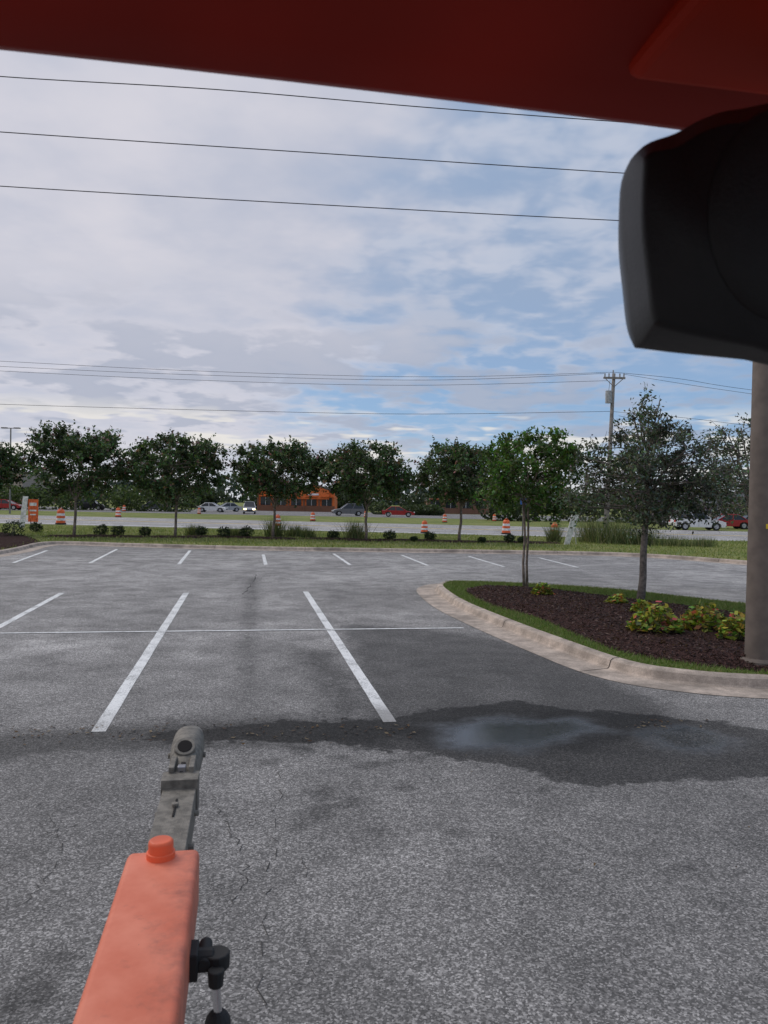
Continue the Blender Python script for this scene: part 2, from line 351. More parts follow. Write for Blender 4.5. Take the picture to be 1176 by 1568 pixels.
# ---------------------------------------------------------------- kerbs
def kerb(name,pts,closed,left_in=True):
    s=1 if left_in else -1
    prof=[(-0.48,0.006),(-0.02,0.012),(0.0,0.03),(0.03,0.115),(0.07,0.14),(0.17,0.145),(0.2,0.1)]
    V=[];F=[]; n=len(pts)
    for o,z in prof:
        for q in offset(pts,o*s,closed): V.append((q.x,q.y,z))
    for j in range(len(prof)-1):
        for i in range(n if closed else n-1): F.append((j*n+i,j*n+(i+1)%n,(j+1)*n+(i+1)%n,(j+1)*n+i))
    o=mk(name,V,F,M_kerb,smooth=False)
    a=Acc(); acc=0
    for i in range(n-1):
        acc+=(pts[i+1]-pts[i]).length
        if acc>3.0:
            acc=0; t=(pts[i+1]-pts[i]); t.z=0; t.normalize(); nn=Vector((-t.y,t.x,0))*s; V=[]
            for oo,z in prof[:-1]:
                b=Vector((pts[i].x,pts[i].y,0))+nn*(oo-0.003)+Vector((0,0,z+.004)); V+=[b+t*.006,b-t*.006]
            a.add(V,[(2*q,2*q+1,2*q+3,2*q+2) for q in range(len(prof)-2)])
    if a.V: a.obj('joints',M_hole,o)
    return o
far=catmull(gp([(-700,905),(-300,872),(-60,857),(20,846),(62,836),(100,834),(200,837),(400,842),(600,845),(800,848),(940,851),(1020,855),(1100,861),(1200,870),(1500,905)]),6)
kerb('far_kerb',far,False,True)
inn=offset(far,0.16); vp=[(p.x,p.y,.12) for p in inn]
vp=[(-3500,vp[0][1],.12)]+vp+[(3500,vp[-1][1],.12),(3500,3900,.12),(-3500,3900,.12)]
mk('grass_verge',vp,[tuple(range(len(vp)))],M_grass)
isl=catmull(gp([(668,903),(676,914),(705,933),(770,962),(850,994),(950,1030),(1050,1047),(1176,1056),(1400,1062),(1540,1020),(1450,965),(1176,936),(1060,923),(940,909),(800,900),(720,897),(684,897)],.0),6,True)
area=sum(isl[i].x*isl[(i+1)%len(isl)].y-isl[(i+1)%len(isl)].x*isl[i].y for i in range(len(isl)))
kerb('island_kerb',isl,True,area>0)
inn=offset(isl,0.17*(1 if area>0 else -1),True)
isle=[(p.x,p.y,.132) for p in inn]; mk('island_turf',isle,[tuple(range(len(isle)))],M_grass2)
mul=catmull(gp([(712,902),(750,925),(820,945),(880,970),(950,997),(1050,1015),(1176,1028),(1380,1036),(1440,985),(1176,948),(1060,932),(940,917),(850,906),(770,901)],.14),5,True)
def mound(name,poly,g,hmax,z0,slope=.25):
    A=np.array([(p.x,p.y) for p in poly]); mn=A.min(0)-.2; mx=A.max(0)+.2
    xx=np.arange(mn[0],mx[0],g); yy=np.arange(mn[1],mx[1],g); X_,Y_=np.meshgrid(xx,yy); Q=np.stack([X_.ravel(),Y_.ravel()],1); d=sdf(Q,poly)
    z=z0+np.clip(d*slope,-.03,hmax)+rng.normal(0,.008,len(Q)); keep=d>-.12; nn=len(xx); idx=-np.ones(len(Q),int); idx[keep]=np.arange(keep.sum())
    F=[]
    for j in range(len(yy)-1):
        for i in range(nn-1):
            q=(j*nn+i,j*nn+i+1,(j+1)*nn+i+1,(j+1)*nn+i)
            if all(keep[w] for w in q): F.append(tuple(int(idx[w]) for w in q))
    return mk(name,np.column_stack([Q,z])[keep],F,M_mulch,smooth=True)
mound('mulch_bed',mul,.07,.12,.134)
def scatter(poly,n,inner=None,xmax=1e9):
    A=np.array([(p[0],p[1]) for p in poly]); mn=A.min(0); mx=A.max(0); mx[0]=min(mx[0],xmax); out=[]
    while sum(map(len,out))<n:
        Q=rng.uniform(mn,mx,(n,2)); d=sdf(Q,poly); q=Q[d>0.0]
        if inner is not None and len(q): q=q[sdf(q,inner)<-0.0]
        out.append(q)
    return np.concatenate(out)[:n]
Q=scatter(mul,12000,xmax=12); d=sdf(Q,mul); z=.134+np.clip(d*.25,-.03,.12)+.012
def cards(C,L,Wd,up=0.0,col=None,flat=False):
    n=len(C); a=rng.normal(size=(n,3)); 
    if flat: a[:,2]*=.35
    a[:,2]+=up; a/=np.linalg.norm(a,axis=1)[:,None]; b=rng.normal(size=(n,3)); 
    if flat: b[:,2]*=.35
    b-=a*(a*b).sum(1)[:,None]; b/=np.linalg.norm(b,axis=1)[:,None]
    L=np.asarray(L).reshape(-1,1) if hasattr(L,'__len__') else L; Wd=np.asarray(Wd).reshape(-1,1) if hasattr(Wd,'__len__') else Wd
    return np.stack([C-a*L/2,C+b*Wd/2,C+a*L/2,C-b*Wd/2],1)
mc=np.array([(.04,.02,.016),(.08,.042,.034),(.15,.09,.075),(.025,.014,.012)])[rng.integers(0,4,12000)]
quads('mulch_chips',cards(np.column_stack([Q,z]),rng.uniform(.03,.09,12000),rng.uniform(.012,.03,12000),flat=True),M_leaf,col=mc)
def blades(name,Q,z,h,w,cols,parent=None,lean=.5):
    n=len(Q); a=rng.uniform(0,6.28,n); b=np.stack([np.cos(a),np.sin(a),np.zeros(n)],1); hh=h*rng.uniform(.5,1.3,n)
    C=np.column_stack([Q,np.full(n,z) if np.isscalar(z) else z]); tip=C+np.column_stack([rng.normal(0,lean,n)*hh,rng.normal(0,lean,n)*hh,hh])
    T=np.stack([C-b*w/2,C+b*w/2,tip],1); return quads(name,T,M_leaf,parent,cols[rng.integers(0,len(cols),n)]*rng.uniform(.7,1.3,(n,1)))
gc=np.array([(.13,.2,.045),(.17,.23,.06),(.09,.15,.03),(.24,.23,.1)])
blades('turf_blades',scatter([(p.x,p.y) for p in inn],42000,mul,11),.128,.055,.012,gc)
def bed(px,py,w,dp=.9):
    c=G(px,py,.12); pts=[Vector((c.x+math.cos(a)*w*random.uniform(.85,1.1),c.y+math.sin(a)*dp*random.uniform(.8,1.1),0)) for a in np.linspace(0,6.283,14)[:-1]]
    mound('mulch_bed',catmull(pts,3,True),.15,.08,.122,.2)
for px,py,w in [(113,822,1.6),(178,822,2.2),(268,823,1.6),(345,823,2.6),(418,825,1.5),(512,826,1.8),(560,828,1.4),(628,828,2.4),(703,830,1.5),(790,831,2.4)]: bed(px,py,w)
lb=catmull(gp([(-300,862),(-60,850),(10,840),(48,833),(60,828),(20,818),(-100,815),(-300,820)],.12),4,True); mound('mulch_bed',lb,.2,.1,.125,.2)
fv=[(p.x,p.y) for p in offset(far,.3)]; fv=[q for q in fv if -30<q[0]<26]; fvp=fv+[(26,48),(-34,54)]
blades('verge_grass_blades',scatter(fvp,45000),.12,.10,.035,np.array([(.18,.23,.055),(.28,.3,.09),(.14,.19,.04),(.38,.35,.17)]))
# ---------------------------------------------------------------- road
def strip(name,p,q,z,mt,e=3.0):
    (a,b),(c,d)=p,q
    A=G(*a,z);B=G(*b,z);C=G(*c,z);D=G(*d,z); u=(B-A)*e; v=(D-C)*e
    mk(name,[A-u,B+u,D+v,C-v],[(0,1,2,3)],mt)
strip('road',((0,801),(1140,829)),((0,788),(1140,814)),.126,M_road)
M_line=simple('road_line_paint',(.7,.7,.68),.7); M_yel=simple('road_line_yellow',(.6,.42,.05),.7)
strip('road_edge_line',((0,800),(1140,828)),((0,799.5),(1140,827.4)),.132,M_line)
strip('road_centre_line',((0,793.4),(1140,820.8)),((0,793.0),(1140,820.4)),.132,M_yel)
mk('background_parking_lot',[(-130,108,.126),(150,96,.126),(160,140,.126),(-140,152,.126)],[(0,1,2,3)],asphalt_mat('background_asphalt',False,1.0))
# ---------------------------------------------------------------- vegetation
def rv(r=1): 
    v=Vector((random.gauss(0,1),random.gauss(0,1),random.gauss(0,1))); return v.normalized()*r
def tree(name,base,height,width,cb,prof,seed,cols,nclump=70,shoots=8,lps=12,leaf=(.13,.07),trunk_r=.08,fork=.28,lean=(0,0),ntr=1,limbs=7,shoot_len=(.35,.8),tip=None,bark=None,cr=.0,up=.35,rfill=.9):
    random.seed(seed); base=Vector(base); root=empty(name,base); a=Acc(); prof=np.array(prof)
    def R(t): return width/2*np.interp(t,prof[:,0],prof[:,1])
    ctr=Vector((lean[0],lean[1],0)); fk=height*fork; segs=[]
    for q in range(ntr):
        off=Vector((random.uniform(-.12,.12),random.uniform(-.1,.1),0))*(ntr>1)*1.6
        P0=off+Vector((0,0,-.1)); top=ctr*.5+off*1.5+Vector((0,0,fk))
        pts=[P0,P0.lerp(top,.33)+Vector((random.uniform(-.03,.03),0,0)),P0.lerp(top,.66)+Vector((random.uniform(-.04,.04),0,0)),top]
        a.tube(pts,[trunk_r*1.25,trunk_r,trunk_r*.92,trunk_r*.85],8)
        for l in range(max(3,limbs//ntr)):
            an=2*math.pi*(l+random.random()*.6)/max(3,limbs//ntr); t=random.uniform(.45,.95); rr=R(t)*random.uniform(.35,.75)
            e=ctr+Vector((math.cos(an)*rr,math.sin(an)*rr,cb+(height-cb)*t)); m1=top.lerp(e,.4)+Vector((0,0,.12*(height-cb)))*random.uniform(0,1)-Vector((math.cos(an),math.sin(an),0))*.1
            pp=catmull([top,m1,e],5); r=[trunk_r*.6*(1-.8*i/(len(pp)-1)) for i in range(len(pp))]; a.tube(pp,r,5); segs+=[(p,r[i]) for i,p in enumerate(pp)][2:]
    C=[];K=[];U=[]; 
    lobes=[(random.uniform(0,6.28),random.uniform(.82,1.12)) for _ in range(9)]
    for c in range(nclump):
        while True:
            t=random.random()
            if random.random()<(R(t)/(width/2))**1.5: break
        an=random.uniform(0,6.28); lf=min(lobes,key=lambda q:abs((q[0]-an+3.14)%6.28-3.14))[1]
        rr=R(t)*lf*math.sqrt(random.uniform(.05,1))*rfill
        cc=ctr+Vector((math.cos(an)*rr,math.sin(an)*rr,cb+(height-cb)*t*.95)); 
        n=min(segs,key=lambda s:(s[0]-cc).length+(.6 if s[0].z>cc.z else 0)); mid=n[0].lerp(cc,.5)+rv(.08)
        a.tube([n[0],mid,cc],[n[1]*.6+.004,.012,.007],4,cap=False)
        shade=random.choice([.55,.75,1,1.15,1.6]); 
        out=(cc-(ctr+Vector((0,0,cb+(height-cb)*.35)))).normalized()
        for s in range(shoots):
            d=(out*.6+rv(1)+Vector((0,0,up))).normalized(); L=random.uniform(*shoot_len); e=cc+d*L
            if random.random()<.25: a.tube([cc,e],[.006,.004],3,cap=False)
            tipc=tip is not None and random.random()<.16
            for j in range(lps):
                f=(j+random.random())/lps; C.append(cc+d*L*f+rv(1)*random.uniform(.02,.15)*(1.15-.5*f)-Vector((0,0,.1*f*f)))
                col=tip if (tipc and f>.75) else random.choice(cols); K.append([x*shade*random.uniform(.7,1.35) for x in col])
    n=len(C); C=np.array([tuple(c) for c in C]); 
    Qd=cards(C,leaf[0]*rng.uniform(.6,1.3,n),leaf[1]*rng.uniform(.6,1.3,n))
    quads('foliage',Qd,M_leaf,root,np.array(K)); a.obj('trunk_and_limbs',bark or M_bark,root,True)
    return root
crape=[(0,.35),(.14,.75),(.3,.97),(.6,1),(.8,.9),(1,.55)]
cg=[(.05,.08,.033),(.075,.12,.045),(.10,.14,.058),(.058,.093,.042)]
for i,(px,py,hgt,w) in enumerate([(113,821,5.8,6.2),(268,822,5.6,5.5),(418,824,5.35,5.3),(560,827,5.3,5.7),(703,829,5.45,5.2),(-48,818,5.1,5.0)]):
    tree('crape_myrtle_tree',G(px,py,.12),hgt-.35,w-.5,2.2,crape,20+i,cg,nclump=150,shoots=9,lps=13,leaf=(.17,.10),trunk_r=.075,fork=.32,lean=(random.uniform(-.2,.2),0),tip=(.2,.12,.1),shoot_len=(.3,.9),rfill=.97,up=.5)
young=[(0,.5),(.25,.9),(.55,1),(.8,.8),(1,.4)]
tree('young_crape_myrtle_tree',G(809,897,.2),3.75,2.9,1.8,young,51,[(.07,.14,.024),(.10,.175,.038),(.055,.105,.022)],nclump=105,shoots=8,lps=13,leaf=(.10,.06),trunk_r=.03,fork=.5,ntr=2,limbs=8,shoot_len=(.2,.55),up=.5)
oak=[(0,.7),(.2,1),(.42,.95),(.6,.62),(.8,.3),(1,.08)]
oc=[(.075,.09,.055),(.10,.12,.08),(.18,.2,.16),(.055,.07,.042)]
tree('live_oak_tree',G(980,921,.2),4.4,3.7,1.75,oak,63,oc,nclump=150,shoots=8,lps=14,leaf=(.085,.04),trunk_r=.075,fork=.36,lean=(.15,0),limbs=9,shoot_len=(.2,.5),bark=M_bark2,up=.2)
tree('live_oak_tree',G(1158,900,.12),4.3,3.8,2.0,[(0,.6),(.3,1),(.6,.9),(.85,.6),(1,.2)],77,oc,nclump=85,shoots=7,lps=13,leaf=(.095,.045),trunk_r=.08,fork=.4,limbs=8,shoot_len=(.3,.6),bark=M_bark2,up=.3,lean=(-.35,0))
def shrub(name,c,r,h,cols,n=700,leaf=(.07,.05)):
    root=empty(name,c); d=rng.normal(size=(n,3)); d/=np.linalg.norm(d,axis=1)[:,None]; rad=rng.uniform(.55,1.05,(n,1))
    lump=1+.12*np.sin(d[:,:1]*5+d[:,1:2]*4+rng.uniform(0,6)); C=d*rad*lump*np.array([r,r,h/2])+np.array([0,0,h/2]); C[:,2]=np.abs(C[:,2])
    sh=.55+.6*np.clip(C[:,2:]/h,0,1); cc=np.array(cols)[rng.integers(0,len(cols),n)]*rng.uniform(.6,1.4,(n,1))
    quads('foliage',cards(C,leaf[0],leaf[1]),M_leaf,root,cc); a=Acc()
    for _ in range(6):
        e=rv(1); a.tube([(0,0,-.05),(e.x*r*.3,e.y*r*.3,h*.4),(e.x*r*.6,e.y*r*.6,h*.75)],[.015,.01,.005],4)
    a.obj('stems',M_bark,root); return root
bc=[(.03,.05,.018),(.045,.07,.025),(.025,.04,.018)]
for px,py,w in [(155,820,24),(181,821,22),(222,821,20),(308,821,20),(343,823,22),(378,823,22),(510,825,20),(597,827,20),(634,829,12),(658,828,18),(738,831,12),(780,831,18),(800,832,16),(20,823,36),(55,815,20)]:
    c=G(px,py,.13); m=w*c.y/FP; shrub('boxwood_shrub',c,m*.5,m*random.uniform(.62,.8),bc,500,(.09,.06))
def tuft(name,c,h,r,n,cols,lean=.35):
    root=empty(name,c); Q=rng.normal(0,r*.35,(n,2)); return blades('blades',Q,0.0,h,.03,np.array(cols),root,lean)
gt=[(.1,.14,.05),(.16,.19,.08),(.07,.1,.04),(.25,.23,.12)]
for px,py,hp,wp in [(545,826,28,22),(420,822,28,20),(452,822,18,20),(470,823,14,18),(363,822,14,20),(295,820,16,14),(930,832,44,40),(955,833,34,36),(985,834,28,30),(905,830,34,26),(848,830,26,14),(1030,836,16,40),(1075,837,14,30)]:
    c=G(px,py,.12); s=c.y/FP; tuft('ornamental_grass',c,hp*s,wp*s,420,gt)
M_stem=simple('stem_green',(.1,.14,.04),.7)
def coleus(px,py,w,h,seed):
    c=G(px,py,.2); random.seed(seed); m=w*c.y/FP; hh=h*c.y/FP; root=empty('flowering_plant',c); n=int(300*(m/.6)**1.2)+40; C=[];K=[]
    for _ in range(n):
        a=random.uniform(0,6.28); r=math.sqrt(random.random())*m/2; z=hh*(1-(r/(m/2))**2*.75)*random.uniform(.45,1.05)
        C.append((r*math.cos(a),r*math.sin(a)*.8,z)); t=random.random()
        K.append(((.42,.42,.07) if t<.46 else (.2,.28,.045) if t<.72 else (.58,.15,.12) if t<.84 else (.09,.14,.03))); K[-1]=tuple(x*random.uniform(.6,1.25) for x in K[-1])
    quads('leaves',cards(np.array(C),rng.uniform(.07,.14,n),rng.uniform(.05,.095,n),flat=True),M_leaf,root,np.array(K)); a=Acc()
    for _ in range(9):
        q=random.uniform(0,6.28); a.tube([(0,0,-.1),(math.cos(q)*m*.2,math.sin(q)*m*.2,hh*.4),(math.cos(q)*m*.38,math.sin(q)*m*.38,hh*.75)],[.01,.008,.005],4)
    a.obj('stems',M_stem,root)
for i,(px,py,w,h) in enumerate([(1003,972,82,50),(1076,968,78,46),(1128,984,56,48),(830,914,32,22),(945,927,34,18),(982,940,34,22),(1240,975,80,45)]): coleus(px,py,w,h,90+i)
def treeline(name,x0,x1,dep,h0,h1,n,size,cols,seed,sp=3.2):
    r=np.random.default_rng(seed); nc=int((x1-x0)/sp); cx=r.uniform(x0,x1,nc); ch=h0+(h1-h0)*(.5+.5*np.sin(cx*.07+seed))*r.uniform(.4,1,nc); i=r.integers(0,nc,n)
    d=r.normal(size=(n,3)); d/=np.linalg.norm(d,axis=1)[:,None]; C=np.stack([cx[i]+d[:,0]*ch[i]*.75,dep+d[:,1]*4,ch[i]*.5+d[:,2]*ch[i]*.5],1)
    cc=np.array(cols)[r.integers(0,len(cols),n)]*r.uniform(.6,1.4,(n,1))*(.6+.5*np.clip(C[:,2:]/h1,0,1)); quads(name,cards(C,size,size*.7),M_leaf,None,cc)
tl=[(.065,.09,.045),(.09,.12,.06),(.05,.07,.045)]
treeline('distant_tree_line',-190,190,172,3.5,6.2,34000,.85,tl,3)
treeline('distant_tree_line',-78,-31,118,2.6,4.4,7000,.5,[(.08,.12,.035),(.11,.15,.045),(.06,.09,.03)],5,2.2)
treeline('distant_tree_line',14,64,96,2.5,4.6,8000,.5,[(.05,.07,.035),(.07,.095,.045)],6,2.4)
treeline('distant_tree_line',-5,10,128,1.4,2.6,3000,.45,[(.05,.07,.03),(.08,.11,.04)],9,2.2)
treeline('distant_hill_trees',-500,500,520,10,24,14000,4.0,[(.10,.14,.13),(.12,.15,.14)],8)
# ---------------------------------------------------------------- poles and wires
def lamp_pole():
    c=G(1163,1010,.2); r=empty('street_lamp_pole',c); a=Acc()
    a.loft([ringc((0,0),.185,-.3,24),ringc((0,0),.18,0.0,24),ringc((0,0),.172,2,24),ringc((0,0),.15,9,24)]); a.obj('pole',M_conc,r,True)
    b=Acc(); b.loft([ringc((0,0),.27,-.2,24),ringc((0,0),.27,.0,24),ringc((0,0),.24,.03,24)]); b.obj('footing',M_conc,r)
    d=Acc(); d.box((0,-.15,9.05),(.12,1.2,.1)); d.box((0,-.9,9.05),(.4,.6,.14)); d.obj('luminaire',M_black,r,bevel=.02)
    e=Acc(); V=[Vector((math.sin(q)*.1785,-math.cos(q)*.1785,z)) for z in (1.7,1.76) for q in (-.25,-.1,.05,.2)]; e.add(V,[(0,1,5,4),(1,2,6,5),(2,3,7,6)]); e.obj('label',simple('label_yellow',(.7,.5,.02),.5),r)
lamp_pole()
UD=57
up=P(940,572,UD); ub=Vector((P(933,700,UD).x-.15,UD,.1))
r=empty('utility_pole',ub); a=Acc(); T=up-ub; a.tube([(0,0,-.3),T*.5,T],[.2,.16,.12],10); a.obj('pole',M_wood,r,True)
a=Acc(); a.box(T+Vector((0,-.15,-.35)),(1.6,.12,.14)); 
for q in (-.7,-.4,.4,.7): a.tube([T+Vector((q,-.15,-.28)),T+Vector((q,-.15,-.02))],.05,8,1)
a.tube([T+Vector((-.05,0,0)),T+Vector((-.05,0,.25))],.05,8,1); a.tube([T+Vector((-.65,-.12,-.4)),T+Vector((0,-.12,-1.0))],.03,5); a.tube([T+Vector((.65,-.12,-.4)),T+Vector((0,-.12,-1.0))],.03,5)
a.tube([T+Vector((-.38,-.1,-2.2)),T+Vector((-.38,-.1,-1.3))],.24,12,1); a.tube([T+Vector((-.38,-.1,-1.3)),T+Vector((-.3,-.1,-.5))],.015,4,0)
a.obj('crossarm_and_transformer',[M_wood,simple('transformer_grey',(.35,.36,.37),.5)],r)
wr=Acc()
def wire(L,depth=None,z=None,r=.012):
    p=[P(x,y,depth) if z is None else G(x,y,z) for x,y in L]; wr.tube(catmull(p,10),r,5)
wire([(-300,90),(0,117),(330,137),(660,165),(1000,190),(1500,222)],z=9.6,r=.009)
wire([(-300,178),(0,202),(480,234),(953,265),(1500,298)],z=9.3,r=.010)
wire([(-300,262),(0,285),(480,313),(953,338),(1500,362)],z=9.0,r=.011)
wire([(-300,538),(0,553),(300,568),(650,577),(940,570)],UD,r=.014); wire([(-300,545),(0,561),(300,574),(650,582),(925,572)],UD,r=.014)
wire([(-300,552),(0,568),(300,582),(620,590),(930,583)],UD,r=.014); wire([(-300,606),(0,619),(400,630),(650,634),(935,630)],UD,r=.016)
wire([(940,570),(1040,580),(1150,597),(1500,640)],UD,r=.015); wire([(955,573),(1060,590),(1170,606),(1500,655)],UD,r=.014); wire([(935,630),(1050,640),(1176,655),(1500,690)],UD,r=.014)
wr.obj('overhead_power_lines',M_wire)
c=P(15,786,85); c.z=.1; r=empty('parking_lot_light',c); a=Acc(); hh=P(15,657,85).z; a.tube([(0,0,0),(0,0,hh)],[.1,.07],8); a.box((-.0,0,hh),(1.4,.1,.08)); a.box((-.7,0,hh+.02),(.6,.4,.12)); a.box((.7,0,hh+.02),(.6,.4,.12)); a.obj('pole_and_heads',simple('pole_bronze',(.2,.19,.18),.6),r)
# ---------------------------------------------------------------- barrels, signs
M_bo=simple('barrel_orange',(.75,.13,.03),.5); M_bw=simple('barrel_white',(.75,.75,.75),.4)
def barrel(px,py,hp):
    c=G(px,py,.125); r=empty('construction_barrel',c); a=Acc(); z=[0,.1,.1,.26,.26,.42,.42,.58,.58,.74,.74,.9,.97,1.0]; rad=[.34,.34,.3,.295,.285,.28,.27,.265,.255,.25,.24,.235,.18,.17]; mi=[2,2,0,0,1,1,0,0,1,1,0,0,0,0]
    s=hp*c.y/FP/1.0; a.loft([ringc((0,0),rad[i]*s,z[i]*s,16) for i in range(14)],mi=mi); a.tube([(-.1*s,0,s),(-.06*s,0,s*1.08),(.06*s,0,s*1.08),(.1*s,0,s)],.02*s,5); a.obj('body_and_handle',[M_bo,M_bw,M_blk2],r)
for q in [(93,803,23),(181,792,14),(479,798,13),(650,816,18),(681,800,12),(775,818,22),(849,824,22),(190,783,9),(305,787,9),(560,792,9),(757,798,10),(425,806,17)]: barrel(*q)
def csign(px,py,hp,wp,name='construction_sign',lean=1):
    c=G(px,py,.12); s=c.y/FP; h=hp*s; w=wp*s; r=empty(name,c); a=Acc()
    a.box((w*.12,0,h*.55),(w*.5,.05,h*.72),0); a.box((w*.12,-.03,h*.75),(w*.35,.02,h*.1),1); a.box((w*.12,-.03,h*.55),(w*.35,.02,h*.05),1); a.box((w*.12,-.03,h*.42),(w*.3,.02,h*.04),1)
    a.add([Vector(v) for v in [(-w*.55,-.1,0),(-w*.3,-.1,0),(-w*.12*lean,-.1,h),(-w*.38*lean,-.1,h),(-w*.55,-.04,0),(-w*.3,-.04,0),(-w*.12*lean,-.04,h),(-w*.38*lean,-.04,h)]],[(0,1,2,3),(7,6,5,4),(0,4,5,1),(1,5,6,2),(2,6,7,3),(3,7,4,0)],1)
    a.tube([(0,0,0),(0,0,h*.3)],.03,6,2); a.tube([(w*.3,0,0),(w*.3,0,h*.3)],.03,6,2); a.obj('panel_and_stand',[M_bo,M_bw,M_blk2],r)
csign(47,808,48,30)
c=G(872,834,.12); s=c.y/FP; r=empty('leaning_barricade_panel',c); a=Acc(); a.add([Vector(v)*s for v in [(-8,0,0),(0,0,0),(14,0,46),(3,0,46),(-8,3,0),(0,3,0),(14,3,46),(3,3,46)]],[(0,1,2,3),(7,6,5,4),(0,4,5,1),(1,5,6,2),(2,6,7,3),(3,7,4,0)]); a.tube([Vector((8,2,30))*s,Vector((14,16,0))*s],.03,6); a.obj('panel_and_prop',simple('panel_grey',(.6,.6,.56),.6),r)
a=Acc(); c=G(800,826,.12); r=empty('road_sign',c); s=c.y/FP; a.tube([(0,0,0),(0,0,62*s)],.04,6,1); a.box((0,-.05,58*s),(9*s,.04,9*s),0); a.obj('post_and_plate',[simple('sign_blue',(.03,.15,.5),.4),M_steel],r)
# ---------------------------------------------------------------- cars
M_glass=simple('car_glass',(.02,.025,.03),.1,var=.1); M_tyre=simple('tyre',(.015,.015,.015),.8); M_rim=simple('rim',(.4,.4,.42),.3,.9); M_hl=simple('headlamp',(.8,.8,.75),.2); M_tl=simple('tail_lamp',(.5,.01,.01),.3)
M_lit=simple('lit_headlamp',(1,.75,.4),.3,emit=6)
carm={}
def car(px,dep,col,kind='sedan',face=1,lit=False,yaw=0):
    g=P(px,780,dep); c=Vector((g.x,dep,.13)); key=tuple(col)
    if key not in carm: carm[key]=simple('car_paint',col,.25,.2,var=.05)
    r=empty('parked_car',c); r.rotation_euler=(0,0,yaw+(0 if face>0 else math.pi))
    a=Acc(); fr=(Vector((1,0,0)),Vector((0,1,0)),Vector((0,0,1)))
    suv=kind=='suv'; h=1.0 if suv else .88; top=1.75 if suv else 1.45
    low=[(-2.25,.35),(-2.3,.6),(-2.22,h),(-1.6,h+.03),(1.0,h),(1.9,h-.13),(2.22,h-.28),(2.3,.5),(2.2,.3),(1.85,.28),(1.8,.55),(1.55,.7),(1.25,.7),(1.0,.55),(.95,.28),(-.95,.28),(-1.0,.55),(-1.25,.7),(-1.55,.7),(-1.8,.55),(-1.85,.28)]
    a.prism(low,-.88,.88,fr,0)
    if suv: cab=[(-2.15,h),(-1.9,top-.05),(.1,top-.05),(1.05,h)]
    else: cab=[(-1.75,h),(-1.0,top-.05),(.15,top-.05),(1.1,h)]
    V=[Vector((x,(-.82 if z<h+.1 else -.64),z)) for x,z in cab]+[Vector((x,(.82 if z<h+.1 else .64),z)) for x,z in cab]
    a.add(V,[(0,1,2,3)[::-1],(4,5,6,7),(0,4,5,1)[::-1],(1,5,6,2)[::-1],(2,6,7,3)[::-1]],1)
    x0,x1=cab[1][0],cab[2][0]; a.box(((x0+x1)/2,0,top-.02),(x1-x0+.12,1.34,.09),0)
    for sy in (-1,1):
        for (bx,tx) in ((cab[0][0],x0),(cab[3][0],x1),((cab[0][0]+cab[3][0])/2,(x0+x1)/2)): a.tube([(bx,sy*.835,h),(tx,sy*.655,top-.05)],.05,5,0)
        a.box((-.2,sy*.885,.62),(.02,.012,.6),1); a.box((.8,sy*.95,h+.05),(.12,.14,.1),0)
        for wx in (-1.4,1.4):
            for rr_,dd,mi in ((.34,.0,2),(.21,.012,3)):
                R1=[Vector((wx+rr_*math.cos(q*.3927),sy*(.66 if mi==2 else .8),.34+rr_*math.sin(q*.3927))) for q in range(16)]; R2=[Vector((p.x,sy*(.89+dd),p.z)) for p in R1]; a.loft([R1,R2],mi)
        a.box((2.24,sy*.62,.68),(.1,.36,.16),6 if lit else 4); a.box((-2.26,sy*.66,.8),(.08,.3,.2),5)
    a.box((2.29,0,.5),(.04,.9,.18),2)
    a.obj('body_wheels_glass',[carm[key],M_glass,M_tyre,M_rim,M_hl,M_tl,M_lit],r,bevel=.05)
Wt=(.75,.75,.75);Sv=(.4,.41,.42);Bk=(.02,.02,.025);Rd=(.35,.02,.02);Bl=(.04,.07,.16);Gy=(.15,.15,.16)
for px,dep,col,kd,f,lit,yaw in [(1068,70,Wt,'suv',1,0,0),(1112,76,Rd,'sedan',-1,0,0),(1160,78,Bk,'sedan',1,0,0),(238,120,Gy,'sedan',1,0,.3),(325,120,Wt,'sedan',1,0,0),(348,128,Sv,'sedan',-1,0,.4),(382,112,Sv,'suv',1,1,-1.4),(533,110,Gy,'suv',-1,0,.2),(610,108,Rd,'sedan',1,0,0),(10,108,Rd,'sedan',1,0,0),(140,120,Bk,'suv',1,0,0)]: car(px,dep,col,kd,f,bool(lit),yaw)
